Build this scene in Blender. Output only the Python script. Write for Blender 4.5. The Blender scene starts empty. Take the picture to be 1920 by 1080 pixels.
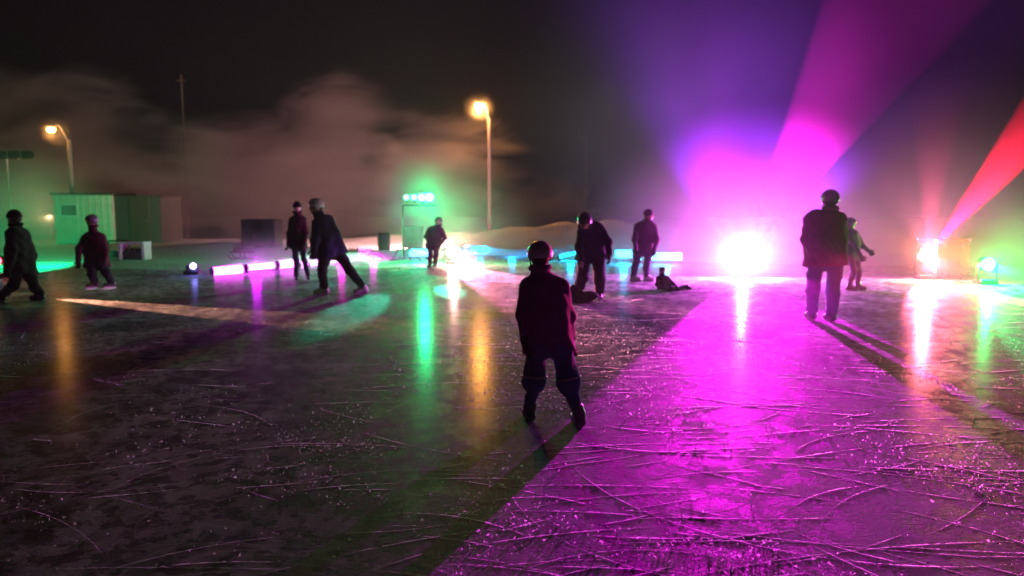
import bpy, bmesh, math, random
import numpy as np
from mathutils import Vector, Matrix
random.seed(7); np.random.seed(7)
S = bpy.context.scene
COL = S.collection
R = math.radians

# ------------------------------------------------------------------ camera
FPX, PITCH, CAMZ = 1400.0, R(6.32), 1.55
cd = bpy.data.cameras.new('camera'); cam = bpy.data.objects.new('camera', cd); COL.objects.link(cam)
cam.location = (0, 0, CAMZ); cam.rotation_euler = (R(90) - PITCH, 0, 0)
cd.sensor_width = 36; cd.lens = 36 * FPX / 1920; cd.clip_start = 0.1; cd.clip_end = 2000
cd.dof.use_dof = True; cd.dof.focus_distance = 4.0; cd.dof.aperture_fstop = 1.9
S.camera = cam
S.render.resolution_x, S.render.resolution_y = 1024, 576

def ray(px, py):
    u, r = (540 - py) / FPX, (px - 960) / FPX
    return Vector((r, math.cos(PITCH) + u * math.sin(PITCH), -math.sin(PITCH) + u * math.cos(PITCH)))
def at(px, py, D):
    d = ray(px, py); return Vector((0, 0, CAMZ)) + d * (D / d.y)
def gnd(px, py, z=0.0):
    d = ray(px, py); return Vector((0, 0, CAMZ)) + d * ((z - CAMZ) / d.z)

# ------------------------------------------------------------------ night sky
W = bpy.data.worlds.new('World'); S.world = W; W.use_nodes = True
wn = W.node_tree; wn.nodes.clear()
sky = wn.nodes.new('ShaderNodeTexSky'); sky.sky_type = 'NISHITA'; sky.sun_disc = False
sky.sun_elevation = R(-9); sky.sun_rotation = R(200); sky.air_density = 1.5; sky.dust_density = 3
tint = wn.nodes.new('ShaderNodeMix'); tint.data_type = 'RGBA'; tint.blend_type = 'ADD'; tint.inputs[0].default_value = 1.0
wn.links.new(sky.outputs[0], tint.inputs[6]); tint.inputs[7].default_value = (0.012, 0.006, 0.012, 1)   # even dim mauve added to the sky colour
bg = wn.nodes.new('ShaderNodeBackground'); bg.inputs[1].default_value = 0.05
wo = wn.nodes.new('ShaderNodeOutputWorld')
wn.links.new(tint.outputs[2], bg.inputs[0]); wn.links.new(bg.outputs[0], wo.inputs[0])

S.view_settings.view_transform = 'Standard'; S.view_settings.look = 'None'
S.view_settings.exposure = 0; S.view_settings.gamma = 1
S.cycles.use_denoising = True; S.cycles.denoiser = 'OPENIMAGEDENOISE'
S.cycles.max_bounces = 4; S.cycles.diffuse_bounces = 1; S.cycles.glossy_bounces = 2
S.cycles.volume_bounces = 0; S.cycles.transparent_max_bounces = 6
S.cycles.volume_max_steps = 48; S.cycles.volume_step_rate = 1.0
S.cycles.sample_clamp_indirect = 3.0; S.cycles.sample_clamp_direct = 0
S.cycles.use_light_tree = True
S.cycles.use_adaptive_sampling = True; S.cycles.adaptive_threshold = 0.02
S.cycles.caustics_reflective = False; S.cycles.caustics_refractive = False

# ------------------------------------------------------------------ helpers
def tag(o, label=None, cat=None, group=None, kind=None):
    for k, v in (('label', label), ('category', cat), ('group', group), ('kind', kind)):
        if v: o[k] = v
    return o
def empty(name, loc, label, cat, group=None, rz=0):
    o = bpy.data.objects.new(name, None); COL.objects.link(o); o.empty_display_size = .2
    o.location = loc; o.rotation_euler = (0, 0, rz); return tag(o, label, cat, group)
def meshobj(name, V, F, mat, parent=None, smooth=False, loc=None):
    me = bpy.data.meshes.new(name); me.from_pydata([tuple(map(float, v)) for v in V], [], [tuple(map(int, f)) for f in F]); me.update()
    if smooth: me.polygons.foreach_set('use_smooth', [True] * len(me.polygons))
    me.materials.append(mat)
    o = bpy.data.objects.new(name, me); COL.objects.link(o)
    if parent is not None: o.parent = parent
    if loc is not None: o.location = loc
    return o
class MB:
    def __init__(s): s.bm = bmesh.new()
    def box(s, c, sz, bev=0.0, rot=None):
        t = bmesh.new(); bmesh.ops.create_cube(t, size=1)
        bmesh.ops.scale(t, vec=sz, verts=t.verts)
        if bev: bmesh.ops.bevel(t, geom=t.edges[:], offset=bev, segments=2, affect='EDGES', profile=.5)
        s._add(t, c, rot); return s
    def cyl(s, a, b, r1, r2=None, n=16, cap=True):
        a, b = Vector(a), Vector(b); r2 = r1 if r2 is None else r2
        t = bmesh.new(); bmesh.ops.create_cone(t, cap_ends=cap, segments=n, radius1=r1, radius2=r2, depth=(b - a).length)
        q = (b - a).to_track_quat('Z', 'Y').to_matrix().to_4x4()
        bmesh.ops.transform(t, matrix=Matrix.Translation((a + b) / 2) @ q, verts=t.verts); s._add(t, (0, 0, 0), None); return s
    def ball(s, c, r, sc=(1, 1, 1), sub=2):
        t = bmesh.new(); bmesh.ops.create_icosphere(t, subdivisions=sub, radius=r)
        bmesh.ops.scale(t, vec=sc, verts=t.verts); s._add(t, c, None); return s
    def tube(s, pts, r, n=8):
        for a, b in zip(pts[:-1], pts[1:]): s.cyl(a, b, r, n=n)
        for p in pts[1:-1]: s.ball(p, r, sub=1)
        return s
    def _add(s, t, c, rot):
        if rot is not None: bmesh.ops.transform(t, matrix=rot.to_4x4() if len(rot) == 3 else rot, verts=t.verts)
        bmesh.ops.translate(t, vec=c, verts=t.verts)
        me = bpy.data.meshes.new('tmp'); t.to_mesh(me); t.free(); s.bm.from_mesh(me); bpy.data.meshes.remove(me)
    def build(s, name, mat, parent=None, smooth=False, loc=None):
        me = bpy.data.meshes.new(name); s.bm.to_mesh(me); s.bm.free(); me.materials.append(mat)
        if smooth:
            me.polygons.foreach_set('use_smooth', [True] * len(me.polygons))
            me.set_sharp_from_angle(angle=R(40))
        o = bpy.data.objects.new(name, me); COL.objects.link(o)
        if parent is not None: o.parent = parent
        if loc is not None: o.location = loc
        return o

# ------------------------------------------------------------------ materials
def newmat(name):
    m = bpy.data.materials.new(name); m.use_nodes = True; nt = m.node_tree
    return m, nt, nt.nodes['Principled BSDF']
def N(nt, t, **kw):
    n = nt.nodes.new(t)
    for k, v in kw.items(): setattr(n, k, v)
    return n
def paint(name, col, rough=.6, metal=0, var=.25, scale=8, bump=.15, spec=.4, bscale=60):
    m, nt, b = newmat(name)
    tc = N(nt, 'ShaderNodeTexCoord'); no = N(nt, 'ShaderNodeTexNoise'); no.inputs['Scale'].default_value = scale; no.inputs['Detail'].default_value = 6
    nt.links.new(tc.outputs['Object'], no.inputs['Vector'])
    mx = N(nt, 'ShaderNodeMix', data_type='RGBA')
    mx.inputs[6].default_value = (*[c * (1 - var) for c in col], 1); mx.inputs[7].default_value = (*[min(1, c * (1 + var)) for c in col], 1)
    nt.links.new(no.outputs['Fac'], mx.inputs[0]); nt.links.new(mx.outputs[2], b.inputs['Base Color'])
    b.inputs['Roughness'].default_value = rough; b.inputs['Metallic'].default_value = metal; b.inputs['Specular IOR Level'].default_value = spec
    if bump:
        n2 = N(nt, 'ShaderNodeTexNoise'); n2.inputs['Scale'].default_value = bscale; n2.inputs['Detail'].default_value = 3
        nt.links.new(tc.outputs['Object'], n2.inputs['Vector'])
        bp = N(nt, 'ShaderNodeBump'); bp.inputs['Strength'].default_value = bump; bp.inputs['Distance'].default_value = .01
        nt.links.new(n2.outputs['Fac'], bp.inputs['Height']); nt.links.new(bp.outputs[0], b.inputs['Normal'])
    return m
def glow(name, col, strength):
    m, nt, b = newmat(name)
    b.inputs['Base Color'].default_value = (.8, .8, .8, 1)
    b.inputs['Emission Color'].default_value = (*col, 1); b.inputs['Emission Strength'].default_value = strength
    return m
def cloth(name, col, rough=.85, bands=None):
    m = paint(name, col, rough, 0, .3, 14, .5, .15, 220)
    m.node_tree.nodes['Principled BSDF'].inputs['Sheen Weight'].default_value = .1
    m.node_tree.nodes['Principled BSDF'].inputs['Sheen Roughness'].default_value = .4
    return m

M = {}
M['black_metal'] = paint('black_metal', (.02, .02, .022), .4, .6, .3, 12, .1)
M['dark_plastic'] = paint('dark_plastic', (.03, .03, .035), .45, 0, .3)
M['steel'] = paint('steel', (.55, .55, .57), .25, 1, .1, 20, .05)
M['galv'] = paint('galvanised', (.5, .47, .43), .5, .35, .2, 5, .1)
M['concrete_pole'] = paint('concrete_pole', (.24, .21, .18), .8, 0, .2, 3, .2)
M['white_wood'] = paint('white_wood', (.75, .74, .72), .55, 0, .1, 9, .15)
M['dark_wood'] = paint('dark_wood', (.05, .035, .025), .7, 0, .3, 9, .2)
M['skin'] = paint('skin', (.5, .3, .22), .5, 0, .08, 20, .05)
M['hair'] = paint('hair', (.05, .03, .02), .6, 0, .4, 60, .4)
M['orange_case'] = paint('orange_case', (.5, .05, .03), .45, 0, .2, 6, .15)
M['band'] = paint('band_cloth', (.5, .5, .55), .5)
M['rubber'] = paint('rubber', (.02, .02, .02), .8)
M['blade'] = paint('blade_steel', (.75, .75, .78), .18, 1, .05, 30, 0)
M['holder'] = paint('blade_holder', (.75, .75, .75), .4, 0, .05, 30, 0)

# ice: dark natural ice under patches of shaved frost, scored by skates
def ice_material():
    m, nt, b = newmat('rink_ice'); L = nt.links.new
    tc = N(nt, 'ShaderNodeTexCoord')
    def noise(sc, det=5, rough=.55, stretch=None, rot=0, dist=0):
        n = N(nt, 'ShaderNodeTexNoise'); n.inputs['Scale'].default_value = sc; n.inputs['Detail'].default_value = det
        n.inputs['Roughness'].default_value = rough; n.inputs['Distortion'].default_value = dist
        mp = N(nt, 'ShaderNodeMapping'); mp.inputs['Scale'].default_value = stretch or (1, 1, 1); mp.inputs['Rotation'].default_value = (0, 0, rot)
        L(tc.outputs['Object'], mp.inputs[0]); L(mp.outputs[0], n.inputs['Vector']); return n.outputs['Fac']
    def ramp(src, lo, hi, a=0.0, c=1.0):
        r = N(nt, 'ShaderNodeMapRange'); r.interpolation_type = 'SMOOTHSTEP'
        for k, v in zip(('From Min', 'From Max', 'To Min', 'To Max'), (lo, hi, a, c)): r.inputs[k].default_value = v
        L(src, r.inputs[0]); return r.outputs[0]
    def math_(op, a, c):
        n = N(nt, 'ShaderNodeMath', operation=op)
        for i, v in enumerate((a, c)):
            if isinstance(v, (int, float)): n.inputs[i].default_value = v
            else: L(v, n.inputs[i])
        return n.outputs[0]
    # fine skate scratches: three voronoi nets of long thin cells
    def scratches(rot, sc, stretch, w):
        mp = N(nt, 'ShaderNodeMapping'); mp.inputs['Rotation'].default_value = (0, 0, rot); mp.inputs['Scale'].default_value = stretch
        nz = N(nt, 'ShaderNodeTexNoise'); nz.inputs['Scale'].default_value = .35; nz.inputs['Detail'].default_value = 1
        L(tc.outputs['Object'], nz.inputs['Vector'])
        ad = N(nt, 'ShaderNodeMix', data_type='VECTOR'); ad.inputs[0].default_value = .35
        L(tc.outputs['Object'], ad.inputs[4]); 
        vm = N(nt, 'ShaderNodeVectorMath', operation='SCALE'); vm.inputs['Scale'].default_value = 6; L(nz.outputs['Color'], vm.inputs[0])
        va = N(nt, 'ShaderNodeVectorMath', operation='ADD'); L(tc.outputs['Object'], va.inputs[0]); L(vm.outputs[0], va.inputs[1])
        L(va.outputs[0], mp.inputs[0])
        v = N(nt, 'ShaderNodeTexVoronoi', feature='DISTANCE_TO_EDGE'); v.inputs['Scale'].default_value = sc
        L(mp.outputs[0], v.inputs['Vector'])
        return ramp(v.outputs['Distance'], 0, w, 1, 0)
    s1 = scratches(.3, 1.4, (1, .16, 1), .012)
    s2 = scratches(1.5, 1.8, (1, .13, 1), .012)
    s3 = scratches(2.4, 3.2, (1, .2, 1), .02)
    sc = math_('MAXIMUM', math_('MAXIMUM', s1, s2), math_('MULTIPLY', s3, .7))
    sc = math_('MULTIPLY', sc, ramp(noise(1.2, 4), .42, .58))
    frost = ramp(noise(.8, 9, .66), .42, .56)              # broad patches
    pits = ramp(noise(6.5, 7, .65), .45, .52)                # hand-sized bare spots
    fine = noise(38, 6, .7)
    streak = noise(4.5, 6, .65, (1, .25, 1), .5, .4)
    fr = math_('MULTIPLY', math_('ADD', math_('MULTIPLY', frost, .6), .35), ramp(pits, 0, 1, .32, 1))
    fr = math_('MULTIPLY', fr, ramp(streak, .3, .62, .45, 1))
    cover = math_('MINIMUM', math_('ADD', fr, math_('MULTIPLY', sc, .6)), 1.0)
    mx = N(nt, 'ShaderNodeMix', data_type='RGBA'); mx.inputs[6].default_value = (.03, .033, .04, 1); mx.inputs[7].default_value = (.6, .62, .66, 1)
    L(cover, mx.inputs[0]); L(mx.outputs[2], b.inputs['Base Color'])
    L(math_('ADD', math_('MULTIPLY', cover, .4), .5), b.inputs['Roughness'])
    b.inputs['Specular IOR Level'].default_value = .03; b.inputs['Coat Weight'].default_value = .16; b.inputs['Coat Roughness'].default_value = .19; b.inputs['Coat IOR'].default_value = 1.12; b.inputs['IOR'].default_value = 1.31
    h = math_('MULTIPLY', fine, .016)
    h = math_('ADD', h, math_('MULTIPLY', noise(20, 6, .8), .002))
    h = math_('ADD', h, math_('MULTIPLY', noise(110, 3, .7), .004))
    h = math_('ADD', h, math_('MULTIPLY', pits, .0012))
    bp = N(nt, 'ShaderNodeBump'); bp.inputs['Strength'].default_value = .55; bp.inputs['Distance'].default_value = 1.0
    L(h, bp.inputs['Height']); L(bp.outputs[0], b.inputs['Normal'])
    return m
def snow_material():
    m = paint('snow', (.78, .8, .84), .75, 0, .08, 2, 1.0, .3, 9)
    nt = m.node_tree
    for n in nt.nodes:
        if n.type == 'BUMP': n.inputs['Distance'].default_value = .05
    return m
M['ice'] = ice_material(); M['snow'] = snow_material()
M['scrape'] = paint('shaved_ice', (.85, .86, .9), .3, 0, .05, 40, .4, .6, 300)
nt = M['scrape'].node_tree; _b = nt.nodes['Principled BSDF']; _o = nt.nodes['Material Output']
_t = N(nt, 'ShaderNodeBsdfTranslucent'); _t.inputs[0].default_value = (.9, .9, .92, 1)
_x = N(nt, 'ShaderNodeMixShader'); _x.inputs[0].default_value = .6; nt.links.new(_b.outputs[0], _x.inputs[1]); nt.links.new(_t.outputs[0], _x.inputs[2])
_tr = N(nt, 'ShaderNodeBsdfTransparent'); _x2 = N(nt, 'ShaderNodeMixShader'); _x2.inputs[0].default_value = .45
nt.links.new(_x.outputs[0], _x2.inputs[1]); nt.links.new(_tr.outputs[0], _x2.inputs[2]); nt.links.new(_x2.outputs[0], _o.inputs['Surface'])

# ------------------------------------------------------------------ ground, rink edge, banks
EX = [-60, -14, -9.6, -6.9, -5.5, -3.8, -1.6, .3, 2.2, 4.5, 9, 14, 60]
EY = [18.6, 18.6, 18.3, 17.6, 19.4, 21.2, 23.6, 22.9, 21.6, 20.6, 19.3, 18.6, 18]
def edge_y(x): return np.interp(x, EX, EY)
def fbm(x, y, seed=0):
    v = 0; a = 1.0; f = 1.0
    rs = np.random.RandomState(seed)
    for i in range(5):
        p = rs.rand(6) * 6.28; c = rs.rand(4) * 2 - 1
        v = v + a * (np.sin(f * (x * (.8 + .4 * c[0]) + y * c[1]) + p[0]) * np.sin(f * (y * (.8 + .4 * c[2]) + x * c[3]) + p[1]))
        a *= .5; f *= 1.97
    return v
def sheet(name, xs, ys, zf, mat, smooth=True):
    X, Y = np.meshgrid(xs, ys, indexing='ij'); Z = zf(X, Y)
    V = np.stack([X, Y, Z], -1).reshape(-1, 3); n, m_ = len(xs), len(ys)
    i, j = np.meshgrid(np.arange(n - 1), np.arange(m_ - 1), indexing='ij'); a = (i * m_ + j).ravel()
    F = np.stack([a, a + m_, a + m_ + 1, a + 1], -1)
    return meshobj(name, V, F, mat, smooth=smooth)
def warp(lo, hi, n, p=1.0): 
    return lo + (hi - lo) * np.linspace(0, 1, n) ** p
def snow_h(X, Y):
    d = Y - edge_y(X)
    inside = d < 0
    ridge = (.07 + .13 * np.clip((X + 7.5) / 2, 0, 1)) * np.exp(-((d - .75) / .45) ** 2) * (1 + .35 * fbm(X * 2.2, Y * 2.2, 3))
    h = -.004 + ridge + np.clip(d, 0, 30) * .002 + .05 * np.clip(d, 0, 1) * (fbm(X * .7, Y * .7, 1) * .5 + .4)
    # ploughed mounds behind the far edge
    for cx, cy, rx, ry, hh in ((1.2, 30, 3.6, 2.2, .62), (5.2, 31, 3.2, 2.4, .55), (-3.2, 33, 3.5, 2, .3), (9.5, 30, 3, 2, .45), (-9, 24, 3, 1.5, .35)):
        h = h + hh * np.exp(-((X - cx) / rx) ** 2 - ((Y - cy) / ry) ** 2) * (1 + .15 * fbm(X * 1.8, Y * 1.8, 5))
    far = np.clip((np.hypot(X, Y) - 90) / 150, 0, 1)
    h = h * (1 - far) - .07 * np.clip(d - 15, 0, 90)      # field dropped behind the rink to hide its pale lit band
    return np.where(inside, -.03, h)
xs = np.concatenate([warp(-400, -60, 20), np.linspace(-55, -24, 24), np.linspace(-23, 23, 260), np.linspace(24, 55, 24), warp(60, 400, 20)])
ys = np.concatenate([warp(-150, -6, 14), np.linspace(-2, 16.5, 16), np.linspace(17, 40, 170), np.linspace(41, 90, 40), warp(95, 500, 30)])
tag(sheet('snow_ground', xs, ys, snow_h, M['snow']), 'snow covered ground and ploughed banks beyond the ice', kind='structure')
# the ice itself, one flat sheet that ends under the snow edge
ix = np.linspace(-55, 55, 221)
V = []; F = []
for i, x in enumerate(ix):
    V += [(x, -5, 0), (x, edge_y(x) + .25, 0)]
    if i: F.append((2 * i - 2, 2 * i, 2 * i + 1, 2 * i - 1))
tag(meshobj('ice_rink', V, F, M['ice']), 'scored and frosted natural ice of the rink', kind='structure')

# raised skate cuts: low ridges of shaved ice
def skate_cuts():
    V, F = [], []
    rs = np.random.RandomState(11)
    for k in range(800):
        D = 2.2 + 13 * rs.rand() ** 1.4
        x0 = rs.uniform(-.75, .8) * D; rad = rs.choice([1.2, 1.8, 2.6, 4, 7]) * rs.uniform(.7, 1.3)
        if rs.rand() < .9: a0 = rs.normal(0, .4)
        else: a0 = rs.uniform(0, 6.28)
        if x0 < -.08 * D and rs.rand() < .75: continue
        sgn = rs.choice([-1, 1]); ln = min(rs.uniform(.15, 1.3) if rs.rand() < .94 else rs.uniform(1.5, 4), rad * 2.4)
        w = rs.uniform(.0006, .0019) * (1 + D * .16); n = int(ln / .014) + 2
        px, py = x0 - math.cos(a0) * ln / 2, D - math.sin(a0) * ln / 2; a = a0 - sgn * ln / rad / 2
        base = len(V)
        jit = rs.rand(n)
        for i in range(n):
            t = i / (n - 1); ww = w * min(1, 6 * t, 6 * (1 - t)) * (.35 + jit[i] * 1.1) + .0003
            nx, ny = -math.sin(a), math.cos(a)
            hh = max(.0001, w * (jit[i] * 1.9 - .45 + .5 * math.sin(i * .11 + k))) * min(1, 6 * t, 6 * (1 - t))
            V += [(px, py, .0004), (px + nx * hh * .5, py + ny * hh * .5, .0006 + hh)]
            if i:
                b = base + 2 * i
                F += [(b - 2, b, b + 1, b - 1)]
            st = ln / (n - 1); px += math.cos(a) * st; py += math.sin(a) * st; a += sgn * st / rad
    o = meshobj('skate_cuts', V, F, M['scrape']); tag(o, 'white curved skate cuts raised across the ice', 'skate marks', kind='stuff')
skate_cuts()
def ice_crumbs():
    V, F = [], []
    rs = np.random.RandomState(5)
    n = 70000
    D = 1.9 + 8 * rs.rand(n) ** 1.9; x = rs.uniform(-.78, .8, n) * D
    keep = fbm(x * 2.1, D * 2.1, 21) + rs.normal(0, .4, n) - .8 * ((x < -.08 * D) & (rs.rand(n) < .8)) > .15
    for X, Y in zip(x[keep], D[keep]):
        s = rs.uniform(.0018, .0062) * (1 + .08 * Y) * (1.7 if rs.rand() < .2 else 1)
        b = len(V); p = rs.normal(0, 1, 3); q = rs.normal(0, 1, 3); p /= np.linalg.norm(p); q /= np.linalg.norm(q)
        c0 = np.array([X, Y, .0005 + s * .6])
        for vv in (p, q, -(p + q) * .7): V.append(np.array([c0[0] + vv[0] * s, c0[1] + vv[1] * s, max(.0003, c0[2] + vv[2] * s)]))
        F.append((b, b + 1, b + 2))
    o = meshobj('ice_crumbs', V, F, M['scrape']); tag(o, 'loose glittering crumbs of shaved ice', 'ice crumbs', kind='stuff')
ice_crumbs()

# ------------------------------------------------------------------ haze and smoke
def vol_box(name, lo, hi, mat, label):
    lo, hi = Vector(lo), Vector(hi); c = (lo + hi) / 2; s = hi - lo
    mb = MB(); mb.box((0, 0, 0), s); o = mb.build(name, mat); o.location = c
    return tag(o, label, name, kind='stuff')
m = bpy.data.materials.new('haze'); m.use_nodes = True; nt = m.node_tree; nt.nodes.clear()
out = N(nt, 'ShaderNodeOutputMaterial'); pv = N(nt, 'ShaderNodeVolumePrincipled')
pv.inputs['Color'].default_value = (.95, .95, .97, 1); pv.inputs['Density'].default_value = .0013; pv.inputs['Anisotropy'].default_value = .25
nt.links.new(pv.outputs[0], out.inputs['Volume'])
vol_box('haze', (-75, -8, -6), (75, 95, 16), m, 'thin even haze of stage fog over the whole rink')

def smoke_material():
    m = bpy.data.materials.new('smoke'); m.use_nodes = True; nt = m.node_tree; nt.nodes.clear(); L = nt.links.new
    out = N(nt, 'ShaderNodeOutputMaterial'); pv = N(nt, 'ShaderNodeVolumePrincipled')
    pv.inputs['Color'].default_value = (.82, .78, .76, 1); pv.inputs['Anisotropy'].default_value = .3
    geo = N(nt, 'ShaderNodeNewGeometry'); pos = geo.outputs['Position']
    nz = N(nt, 'ShaderNodeTexNoise'); nz.inputs['Scale'].default_value = .33; nz.inputs['Detail'].default_value = 6; nz.inputs['Roughness'].default_value = .62; nz.inputs['Distortion'].default_value = 1.3
    mp = N(nt, 'ShaderNodeMapping'); mp.inputs['Rotation'].default_value = (0, R(-35), 0); mp.inputs['Scale'].default_value = (.6, 1, 1.5)
    L(pos, mp.inputs[0]); L(mp.outputs[0], nz.inputs['Vector'])
    best = None
    # centre, radii, weight (world metres)
    blobs = [((-12, 38, 2.6), (10, 6, 3.8), 1), ((-8.6, 38, 5.0), (3.4, 4, 3.6), 1.1), ((-23, 39, 4.0), (7, 5, 5.4), .8), ((-4.2, 37, 3.2), (6, 5, 3.6), .95), ((1.4, 37, 1.2), (4.5, 4, 2.2), .6), ((-19, 37, 1.8), (10, 5, 4), .85), ((-29, 40, 7.2), (5.5, 4, 2.8), .9)]
    for c, r, w in blobs:
        sb = N(nt, 'ShaderNodeVectorMath', operation='SUBTRACT'); L(pos, sb.inputs[0]); sb.inputs[1].default_value = c
        dv = N(nt, 'ShaderNodeVectorMath', operation='DIVIDE'); L(sb.outputs[0], dv.inputs[0]); dv.inputs[1].default_value = r
        ln = N(nt, 'ShaderNodeVectorMath', operation='LENGTH'); L(dv.outputs[0], ln.inputs[0])
        a = N(nt, 'ShaderNodeMath', operation='MULTIPLY_ADD'); L(ln.outputs['Value'], a.inputs[0]); a.inputs[1].default_value = -w; a.inputs[2].default_value = w
        if best is None: best = a.outputs[0]
        else:
            mxn = N(nt, 'ShaderNodeMath', operation='MAXIMUM'); L(best, mxn.inputs[0]); L(a.outputs[0], mxn.inputs[1]); best = mxn.outputs[0]
    # density = clamp(mask*1.6 + (noise-.5)*4.2 - .15) * k
    n1 = N(nt, 'ShaderNodeMath', operation='MULTIPLY_ADD'); L(nz.outputs['Fac'], n1.inputs[0]); n1.inputs[1].default_value = 5.2; n1.inputs[2].default_value = -3.0
    n2 = N(nt, 'ShaderNodeMath', operation='MULTIPLY_ADD'); L(best, n2.inputs[0]); n2.inputs[1].default_value = 2.2; L(n1.outputs[0], n2.inputs[2])
    n2.use_clamp = True
    # nothing outside the mask
    cl = N(nt, 'ShaderNodeMath', operation='MULTIPLY'); cl.use_clamp = True; L(best, cl.inputs[0]); cl.inputs[1].default_value = 5
    n3 = N(nt, 'ShaderNodeMath', operation='MULTIPLY'); L(n2.outputs[0], n3.inputs[0]); L(cl.outputs[0], n3.inputs[1])
    n4 = N(nt, 'ShaderNodeMath', operation='MULTIPLY'); L(n3.outputs[0], n4.inputs[0]); n4.inputs[1].default_value = .42
    L(n4.outputs[0], pv.inputs['Density']); L(pv.outputs[0], out.inputs['Volume'])
    return m
vol_box('smoke', (-36, 31.8, -.5), (8, 44, 11), smoke_material(), 'drifting brownish cloud of stage smoke behind the rink')

def puff(c, rad, dens, label, sq=(1, 1, 1)):
    m = bpy.data.materials.new('puff'); m.use_nodes = True; nt = m.node_tree; nt.nodes.clear(); L = nt.links.new
    out = N(nt, 'ShaderNodeOutputMaterial'); pv = N(nt, 'ShaderNodeVolumePrincipled'); pv.inputs['Color'].default_value = (.9, .9, .9, 1); pv.inputs['Anisotropy'].default_value = .2
    tc = N(nt, 'ShaderNodeTexCoord'); ln = N(nt, 'ShaderNodeVectorMath', operation='LENGTH'); L(tc.outputs['Object'], ln.inputs[0])
    nz = N(nt, 'ShaderNodeTexNoise'); nz.inputs['Scale'].default_value = 2.2; nz.inputs['Detail'].default_value = 3; L(tc.outputs['Object'], nz.inputs['Vector'])
    a = N(nt, 'ShaderNodeMath', operation='MULTIPLY_ADD'); L(ln.outputs['Value'], a.inputs[0]); a.inputs[1].default_value = -1; a.inputs[2].default_value = 1; a.use_clamp = True
    p = N(nt, 'ShaderNodeMath', operation='POWER'); L(a.outputs[0], p.inputs[0]); p.inputs[1].default_value = 1.8
    q = N(nt, 'ShaderNodeMath', operation='MULTIPLY'); L(p.outputs[0], q.inputs[0]); L(nz.outputs['Fac'], q.inputs[1])
    w = N(nt, 'ShaderNodeMath', operation='MULTIPLY'); L(q.outputs[0], w.inputs[0]); w.inputs[1].default_value = dens * 2
    L(w.outputs[0], pv.inputs['Density']); L(pv.outputs[0], out.inputs['Volume'])
    o = MB().ball((0, 0, 0), 1.0, (1, 1, 1), 3).build('fog_puff', m); o.location = c; o.scale = (rad * sq[0], rad * sq[1], rad * sq[2])
    return tag(o, label, 'fog', kind='stuff')
puff((4.4, 18.6, 4.0), 5.0, .06, 'thin violet fog hanging over the magenta lamp')
puff((5.1, 16.5, .7), 3.8, .32, 'stage fog added for bloom round the magenta lamp', (1, 1, .85))  # this and the next four: local fog added so the lamps bloom
puff((-1.55, 19.6, .6), 2.6, .12, 'stage fog added for bloom round the rose lamp')
puff((9.6, 16.6, .9), 4.0, .14, 'stage fog added for bloom round the orange lamp')
puff((10.7, 15.6, .5), 2.1, .9, 'stage fog added for bloom round the green lamp')
puff((-2.7, 21.6, 1.8), 1.35, 1.7, 'fog added for green bloom round the raised lamp bar')
puff((4.0, 20.2, .35), 4.5, .25, 'low fog added for blue glow over the cyan tubes', (1, .25, .2))  # flat fog added here and below to give the tubes a halo
puff((-6.2, 18.0, .3), 4.0, .25, 'low fog added for glow over the magenta tubes', (1, .35, .2))
puff((-14.4, 21.5, 1.0), 3.3, .5, 'green lit fog rising behind the skater at the left edge', (1, .6, .8))
for _p, _d, _l in ((899, 34, 'middle'), (104, 31.5, 'left')):  # fog balls added to give the street lamps their halo
    _c = at(_p, 203 if _d == 34 else 247, _d - .6); puff(_c, .8, .4, 'small fog ball added for the warm halo round the ' + _l + ' street lamp')
puff((4.3, 9.2, 1.2), 2.2, .09, 'thin magenta fog drifting past the tall adult')
# ------------------------------------------------------------------ lamps
def spot(parent, loc, target, col, power, half, blend=.08, radius=.03, size_name='beam'):
    ld = bpy.data.lights.new(size_name, 'SPOT'); ld.color = col; ld.energy = power; ld.spot_size = 2 * R(half); ld.spot_blend = blend; ld.shadow_soft_size = radius
    o = bpy.data.objects.new(size_name, ld); COL.objects.link(o); o.parent = parent; o.location = loc
    d = Vector(target) - (Vector(loc) + (parent.location if parent else Vector()))
    o.rotation_euler = d.to_track_quat('-Z', 'Y').to_euler(); return o
def point(parent, loc, col, power, radius=.05, name='bulb_light'):
    ld = bpy.data.lights.new(name, 'POINT'); ld.color = col; ld.energy = power; ld.shadow_soft_size = radius
    o = bpy.data.objects.new(name, ld); COL.objects.link(o); o.parent = parent; o.location = loc; return o

def stage_lamp(base, z, col, strength, label, r=.13, aim=(0, -1, .05), group='stage lamps standing on the ice', yaw=0):
    """floor-standing stage light: base box, two yoke arms, finned can and a glowing lens ring of LEDs"""
    t = empty('stage_lamp', base, label, 'stage lamp', group)
    t.rotation_euler = (0, 0, 0)
    MB().box((0, 0, .05), (.34, .26, .1), .02).build('base', M['dark_plastic'], t)
    for s in (-1, 1):
        MB().box((s * (r + .045), 0, .1 + (z - .1) / 2), (.025, .1, z - .08), .008).build('yoke_arm', M['black_metal'], t)
    d = Vector(aim).normalized(); c = Vector((0, 0, z))
    mb = MB(); mb.cyl(c - d * .2, c + d * .06, r * .8, r, 24)
    for k in range(4): mb.cyl(c - d * (.17 - .04 * k), c - d * (.155 - .04 * k), r * 1.02, r * 1.02, 24)
    mb.build('can', M['black_metal'], t, True)
    g = glow('lens_glow', col, strength)
    q = d.to_track_quat('Z', 'Y')
    MB().cyl(c + d * .062, c + d * .07, r * .92, r * .92, 24).build('lens', g, t)
    return t, c + d * .12

def low_beam(parent, lc, tx, ty, elev, col, power, half, blend=.05, radius=.04):
    o = Vector(parent.location) + lc; h = math.hypot(tx - o.x, ty - o.y)
    return spot(parent, lc, (tx, ty, o.z + h * math.tan(R(elev))), col, power, half, blend, radius)
P_ = .55  # global power factor for the stage lights
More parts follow.
